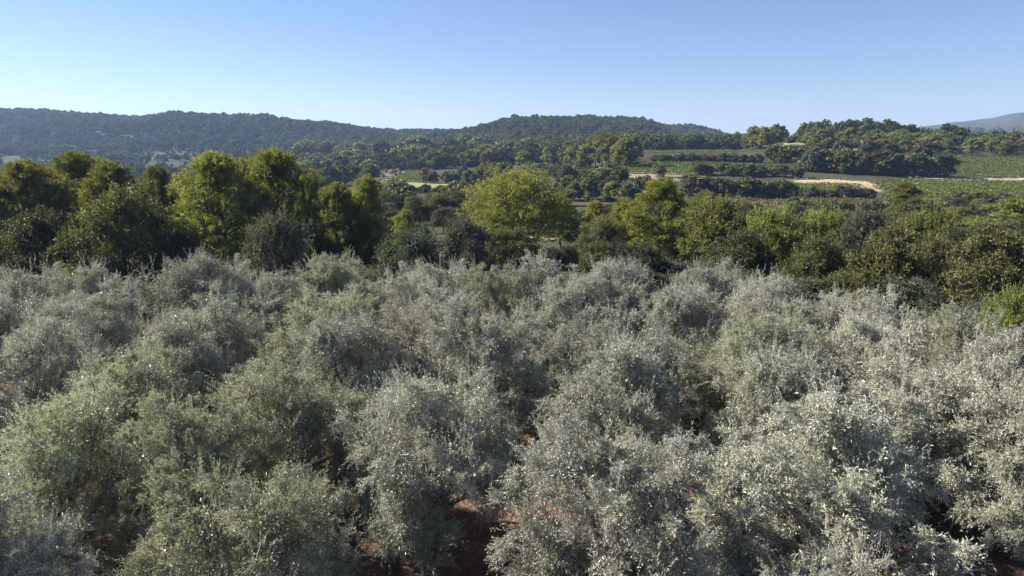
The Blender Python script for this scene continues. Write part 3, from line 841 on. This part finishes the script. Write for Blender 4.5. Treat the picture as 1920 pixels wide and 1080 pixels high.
cluster(['mid_pine'], (1520,267,1925,282), 20, (20, 27), 'pine in the crest line of the right-hand wood', 'crest pines of the right-hand wood', True, wf=1.0)
cluster(['mid_holm', 'mid_oak'], (1515,296,1760,304), 14, (26, 36), 'oak along the foot of the right-hand wood', 'oaks at the foot of the hilltop wood', True)
cluster(['mid_oak', 'mid_oak', 'mid_holm'], (1515,322,1765,332), 19, (32, 46), 'oak of the dense clump left of the vineyards', 'oak clump left of the vineyards', True, wf=1.2)
cluster(['mid_oak'], (1440,306,1512,308), 5, (26, 34), 'oak of the dark block above the terraces', 'dark oak block above the terraces', True)
cluster(['mid_holm'], (1220,304,1430,306), 15, (13, 17), 'bush of the long low hedge between two terraces', 'low hedge between terraces', True, wf=1.6)
cluster(['mid_holm', 'mid_oak'], (1300,328,1500,332), 10, (16, 26), 'bush of the row under the second terrace', 'bushes under the second terrace', True, wf=1.3)
cluster(['mid_oak'], (1225,333,1245,333), 1, (24, 26), 'single round bush beside the pinkish strip', None, True, wf=1.2)
cluster(['mid_holm', 'mid_oak'], (1155,350,1222,352), 4, (18, 24), 'bush left of the tall bright pine, under the pinkish strip', 'bushes under the pinkish strip', True, wf=1.3)
cluster(['mid_oak', 'mid_holm'], (1285,368,1480,374), 12, (30, 40), 'tree of the thick hedge behind the broadleaf trees', 'thick hedge behind the broadleaf trees', True, wf=1.2)
cluster(['mid_holm'], (1495,370,1640,374), 8, (14, 24), 'bush of the low hedge below the curved track', 'low hedge below the curved track', True, wf=1.5)
cluster(['mid_holm', 'mid_oak'], (1765,390,1895,391), 10, (20, 30), 'bush of the dark hedge below the lower vineyard', 'dark hedge below the vineyard', True, wf=1.4)
cluster(['mid_oak', 'mid_holm', 'mid_oak', 'mid_bright'], (705,378,900,412), 24, (34, 50), 'grey-green oak in the wooded dip below the pale field', 'oaks in the dip below the pale field')
cluster(['mid_oak', 'mid_holm'], (700,360,885,366), 14, (10, 17), 'low bush along the near edge of the pale field', 'bushes on the near edge of the pale field', True, wf=1.7)
cluster(['mid_oak', 'mid_holm', 'mid_pine'], (1050,350,1190,395), 18, (32, 50), 'oak between the umbrella pine and the bright pines', 'oaks between the two bright groups')
cluster(['mid_holm', 'mid_oak'], (985,325,1110,342), 14, (16, 26), 'bush above and right of the umbrella pine', 'bushes above the umbrella pine', True, wf=1.3)
cluster(['mid_oak', 'mid_holm'], (1480,392,1820,404), 16, (14, 24), 'low tree behind the right part of the belt', 'low trees behind the right belt', True, wf=1.4)
cluster(['oak', 'holm_oak', 'oak'], (690,405,900,440), 20, (40, 60), 'oak in the dip right behind the dark holm oaks', 'nearer oaks of the dip')
cluster(['oak', 'holm_oak', 'oak'], (880,420,1200,452), 22, (36, 62), 'shaded oak at the foot of the umbrella pine', 'shaded oaks of the centre')
cluster(['oak', 'broadleaf', 'holm_oak'], (1180,405,1640,435), 20, (30, 50), 'low tree between red vineyard and tree belt', 'trees behind the broadleaf belt')
cluster(['oak', 'holm_oak', 'broadleaf'], (1640,405,1990,440), 18, (24, 44), 'scrubby tree behind the right end of the belt', 'scrub trees behind the right end of the belt')
cluster(['oak', 'holm_oak'], (-60,425,700,450), 26, (50, 80), 'dark oak standing behind the left-hand pines', 'oaks behind the left-hand pines')
cluster(['oak', 'holm_oak'], (700,440,968,462), 16, (28, 44), 'low dark oak just behind the holm oaks in the middle', 'low oaks behind the middle holm oaks')
cluster(['mid_oak', 'mid_holm'], (1464,268,1514,269), 5, (9, 14), 'little bush on the low skyline gap beside the hilltop wood', 'bushes in the skyline gap', True, wf=1.5)
cluster(['mid_olive'], (700,324,755,334), 20, (6, 8), 'young grey tree in the little orchard above the pale field', 'young orchard trees', wf=1.1)

# --- far woods, one object of stuff
def forest():
    rng = np.random.default_rng(9)
    n = 70000
    th = rng.uniform(-R(43), R(43), n)
    r = np.sqrt(rng.uniform(150 ** 2, 1750 ** 2, n))
    x = r * np.sin(th); y = r * np.cos(th)
    keep = np.ones(n, bool)
    px = 960 + FPX * x / (y * CP)
    # left valley starts nearer than the right slopes
    lim = np.interp(px, [0, 560, 700, 1000, 1150, 1250, 1500, 1530, 1920], [230, 230, 440, 440, 420, 460, 470, 430, 440])
    keep &= y > lim
    for P in FIELDS:
        keep &= ~inpoly(P, x, y)
    z = H(x, y)
    # hidden far sides
    keep &= ~((px > 1400) & (y > 640))
    # open scrub patches in the left valley
    pat = np.sin(x / 47 + 1.3 * np.sin(y / 61)) * np.sin(y / 39 + 1.1 * np.sin(x / 53))
    valley = (y < 900) & (px < 700)
    keep &= ~(valley & (pat > .45) & (rng.random(n) < .75))
    x, y, z, px, valley, pat = x[keep], y[keep], z[keep], px[keep], valley[keep], pat[keep]
    # spacing by a coarse hash
    sp = np.zeros(len(x), bool)
    for P in SPARSE: sp |= inpoly(P, x, y)
    kk = ~sp | (rng.random(len(x)) < .45)
    x, y, z, valley, pat, sp = x[kk], y[kk], z[kk], valley[kk], pat[kk], sp[kk]
    cell = 7.8
    key = (np.floor(x / cell).astype(int) + 5000) * 20000 + np.floor(y / cell).astype(int) + 5000
    _, idx = np.unique(key, return_index=True)
    x, y, z, valley, pat, sp = x[idx], y[idx], z[idx], valley[idx], pat[idx], sp[idx]
    m = len(x)
    big = np.sin(x / 80 + 2) * np.sin(y / 95 + np.sin(x / 60))
    ix = np.where(rng.random(m) < np.clip(.55 + big * .4, .1, .95), rng.integers(0, 2, m), rng.integers(2, 5, m))
    sc = rng.uniform(.7, 1.5, m)
    sc = np.where(valley, rng.uniform(.5, 1.3, m) * (1 - .25 * (pat > .1)), sc)
    sc = np.where(sp, rng.uniform(.3, .6, m), sc)
    return x, y, z, ix, sc
def gn_forest(name, x, y, z, ix, sc, label):
    m = len(x)
    me = bpy.data.meshes.new(name)
    me.vertices.add(m)
    me.vertices.foreach_set('co', np.stack([x, y, z - .3], 1).astype(np.float32).ravel())
    rng = np.random.default_rng(4)
    a = me.attributes.new('kind_index', 'INT', 'POINT'); a.data.foreach_set('value', ix.astype(np.int32))
    s3 = np.stack([sc * rng.uniform(.9, 1.25, m), sc * rng.uniform(.9, 1.25, m), sc], 1)
    a = me.attributes.new('size', 'FLOAT_VECTOR', 'POINT'); a.data.foreach_set('vector', s3.astype(np.float32).ravel())
    rt = np.zeros((m, 3)); rt[:, 2] = rng.uniform(0, 6.28, m)
    a = me.attributes.new('turn', 'FLOAT_VECTOR', 'POINT'); a.data.foreach_set('vector', rt.astype(np.float32).ravel())
    o = put(name, me, kind='stuff', label=label, cat='wood')
    g = bpy.data.node_groups.new('scatter_trees', 'GeometryNodeTree')
    g.interface.new_socket('Geometry', in_out='INPUT', socket_type='NodeSocketGeometry')
    g.interface.new_socket('Geometry', in_out='OUTPUT', socket_type='NodeSocketGeometry')
    gi = g.nodes.new('NodeGroupInput'); go = g.nodes.new('NodeGroupOutput')
    inst = g.nodes.new('GeometryNodeInstanceOnPoints')
    ci = g.nodes.new('GeometryNodeCollectionInfo'); ci.inputs[0].default_value = FARCOL
    ci.inputs['Separate Children'].default_value = True; ci.inputs['Reset Children'].default_value = True
    def na(nm, t):
        q = g.nodes.new('GeometryNodeInputNamedAttribute'); q.data_type = t; q.inputs[0].default_value = nm
        return q.outputs[0]
    L = g.links.new
    L(gi.outputs[0], inst.inputs['Points']); L(ci.outputs[0], inst.inputs['Instance'])
    inst.inputs['Pick Instance'].default_value = True
    L(na('kind_index', 'INT'), inst.inputs['Instance Index'])
    L(na('turn', 'FLOAT_VECTOR'), inst.inputs['Rotation'])
    L(na('size', 'FLOAT_VECTOR'), inst.inputs['Scale'])
    L(inst.outputs[0], go.inputs[0])
    md = o.modifiers.new('scatter', 'NODES'); md.node_group = g
x, y, z, ix, sc = forest()
print('forest trees', len(x))
gn_forest('far_woodland', x, y, z, ix, sc, 'dark wooded hills and scrubby valley behind the fields')

# ------------------------------------------------------------------ dry grass and litter on the grove floor
def litter():
    rng = np.random.default_rng(8)
    n = 60000
    x = rng.uniform(-14, 20, n); y = rng.uniform(8, 26, n)
    dn = np.sin(x * 1.1 + np.sin(y * .9) * 2) * np.sin(y * 1.3 + np.sin(x * .7))
    k = rng.random(n) < .35 + .5 * (dn > 0)
    x, y = x[k], y[k]; n = len(x)
    b = np.stack([x, y, H(x, y) + .02], 1)
    d = norm(rng.normal(size=(n, 3)) * [1, 1, .3] + [0, 0, .45]); l = rng.uniform(.06, .26, (n, 1))
    s = norm(np.cross(d, rng.normal(size=(n, 3)))) * .012
    V = np.stack([b - s, b + s, b + d * l], 1).reshape(-1, 3)
    F = np.arange(n * 3).reshape(-1, 3)
    put('dry_grass', mesh('dry_grass', V, F, [M['dry']], tint=np.repeat(rng.random(n), 3)), kind='stuff', label='dry reddish grass and leaf litter on the soil under the olives', cat='grass')
litter()

# ragged grass and scrub along tracks and field edges
def verges():
    rng = np.random.default_rng(12)
    X = []; Y = []
    for P in FIELDS:
        for i in range(len(P)):
            a = np.array(P[i]); b = np.array(P[(i + 1) % len(P)])
            if min(a[1], b[1]) > 620: continue
            L = np.linalg.norm(b - a); n = int(L * 9)
            t = rng.random(n)[:, None]
            q = a + (b - a) * t
            w = 1.2 * np.sin(q[:, :1] * .6) + rng.normal(0, .8, (n, 2))
            q = q + w
            dens = np.sin(q[:, 0] * .9 + q[:, 1] * .5) + .6 * rng.random(n)
            q = q[dens > -.3]
            X.append(q[:, 0]); Y.append(q[:, 1])
    x = np.concatenate(X); y = np.concatenate(Y); n = len(x)
    hgt = .35 + .5 * (np.sin(x * .31) * np.sin(y * .37) > .3)
    c = np.stack([x, y, H(x, y) + .1 + rng.random(n) * hgt], 1)
    ld = norm(rng.normal(size=(n, 3)) * [1, 1, .6] + [0, 0, .6]); nn = norm(np.cross(ld, rng.normal(size=(n, 3)))); sd_ = np.cross(ld, nn)
    l = rng.uniform(.18, .42, (n, 1))
    V = np.stack([c - ld * l, c + sd_ * l * .6, c + ld * l, c - sd_ * l * .6], 1).reshape(-1, 3)
    b = np.arange(n)[:, None] * 4
    F = np.concatenate([b + [[0, 1, 2]], b + [[0, 2, 3]]])
    o = put('verge_scrub', mesh('verge_scrub', V, F, [M['verge']], tint=np.repeat(rng.random(n), 4)), kind='stuff', label='rough grass and scrub along the tracks and field edges', cat='grass')
verges()
def paint(name, col, rough=.5):
    m, nt, out = newmat(name)
    no = N(nt, 'ShaderNodeTexNoise'); no.inputs['Scale'].default_value = 3
    c = ramp(nt, no.outputs[0], [(.3, tuple(v * .85 for v in col)), (.7, col)])
    p = N(nt, 'ShaderNodeBsdfPrincipled'); nt.links.new(c, p.inputs['Base Color']); p.inputs['Roughness'].default_value = rough
    nt.links.new(p.outputs[0], out.inputs[0]); return m
def prism(prof, y0, y1):
    n = len(prof)
    V = [(a, y0, b) for a, b in prof] + [(a, y1, b) for a, b in prof]
    F = [(i, (i + 1) % n, (i + 1) % n + n, i + n) for i in range(n)]
    return V, F, n
def stones():
    rng = np.random.default_rng(31)
    g = ground_at(1916, 338, 100)
    o = bpy.data.objects.new('stone_heap', None); C.objects.link(o); o.location = g + np.array([0, 0, .1])
    o['label'] = 'small heap of white stones by the track at the right edge'; o['category'] = 'stones'
    m = paint('white_limestone', (.72, .70, .66), .9)
    import bmesh
    for i in range(7):
        bm = bmesh.new(); bmesh.ops.create_icosphere(bm, subdivisions=1, radius=.3)
        for v in bm.verts: v.co *= rng.uniform(.75, 1.15)
        me = bpy.data.meshes.new('stone'); bm.to_mesh(me); bm.free(); me.materials.append(m)
        c = put('stone', me, o); c.location = (rng.uniform(-.7, .7), rng.uniform(-.4, .4), .2 + .25 * (i > 4)); c.rotation_euler = tuple(rng.uniform(0, 3, 3))
stones()
g = ground_at(1040, 431, 70)
pv, pf = tubes([np.array([[0, 0, -.3], [0, 0, 1.2], [.02, 0, 2.4]])], [np.array([.06, .055, .05])], 8)
o = put('wooden_post', mesh('wooden_post', pv, pf, [M['twig']], smooth=True), label='thin pale post at the top of the small yellow vineyard', cat='post'); o.location = g

# ------------------------------------------------------------------ haze
def haze():
    m, nt, out = newmat('haze')
    v = N(nt, 'ShaderNodeVolumePrincipled')
    v.inputs['Color'].default_value = (.42, .62, 1.0, 1)
    v.inputs['Density'].default_value = HAZE_DENSITY
    v.inputs['Anisotropy'].default_value = .2
    nt.links.new(v.outputs[0], out.inputs['Volume'])
    a = 5600; z0 = float(GRID.min()) - 1.5; z1 = max(float(GRID.max()) + 12, 40)
    V = [(x, y, z) for x in (-a, a) for y in (-a, a) for z in (z0, z1)]
    F = [(0, 1, 3, 2), (4, 6, 7, 5), (0, 4, 5, 1), (2, 3, 7, 6), (0, 2, 6, 4), (1, 5, 7, 3)]
    put('haze', mesh('haze', V, F, [m]), kind='stuff')
    print('haze z', z0, z1)
if HAZE_DENSITY > 0: haze()
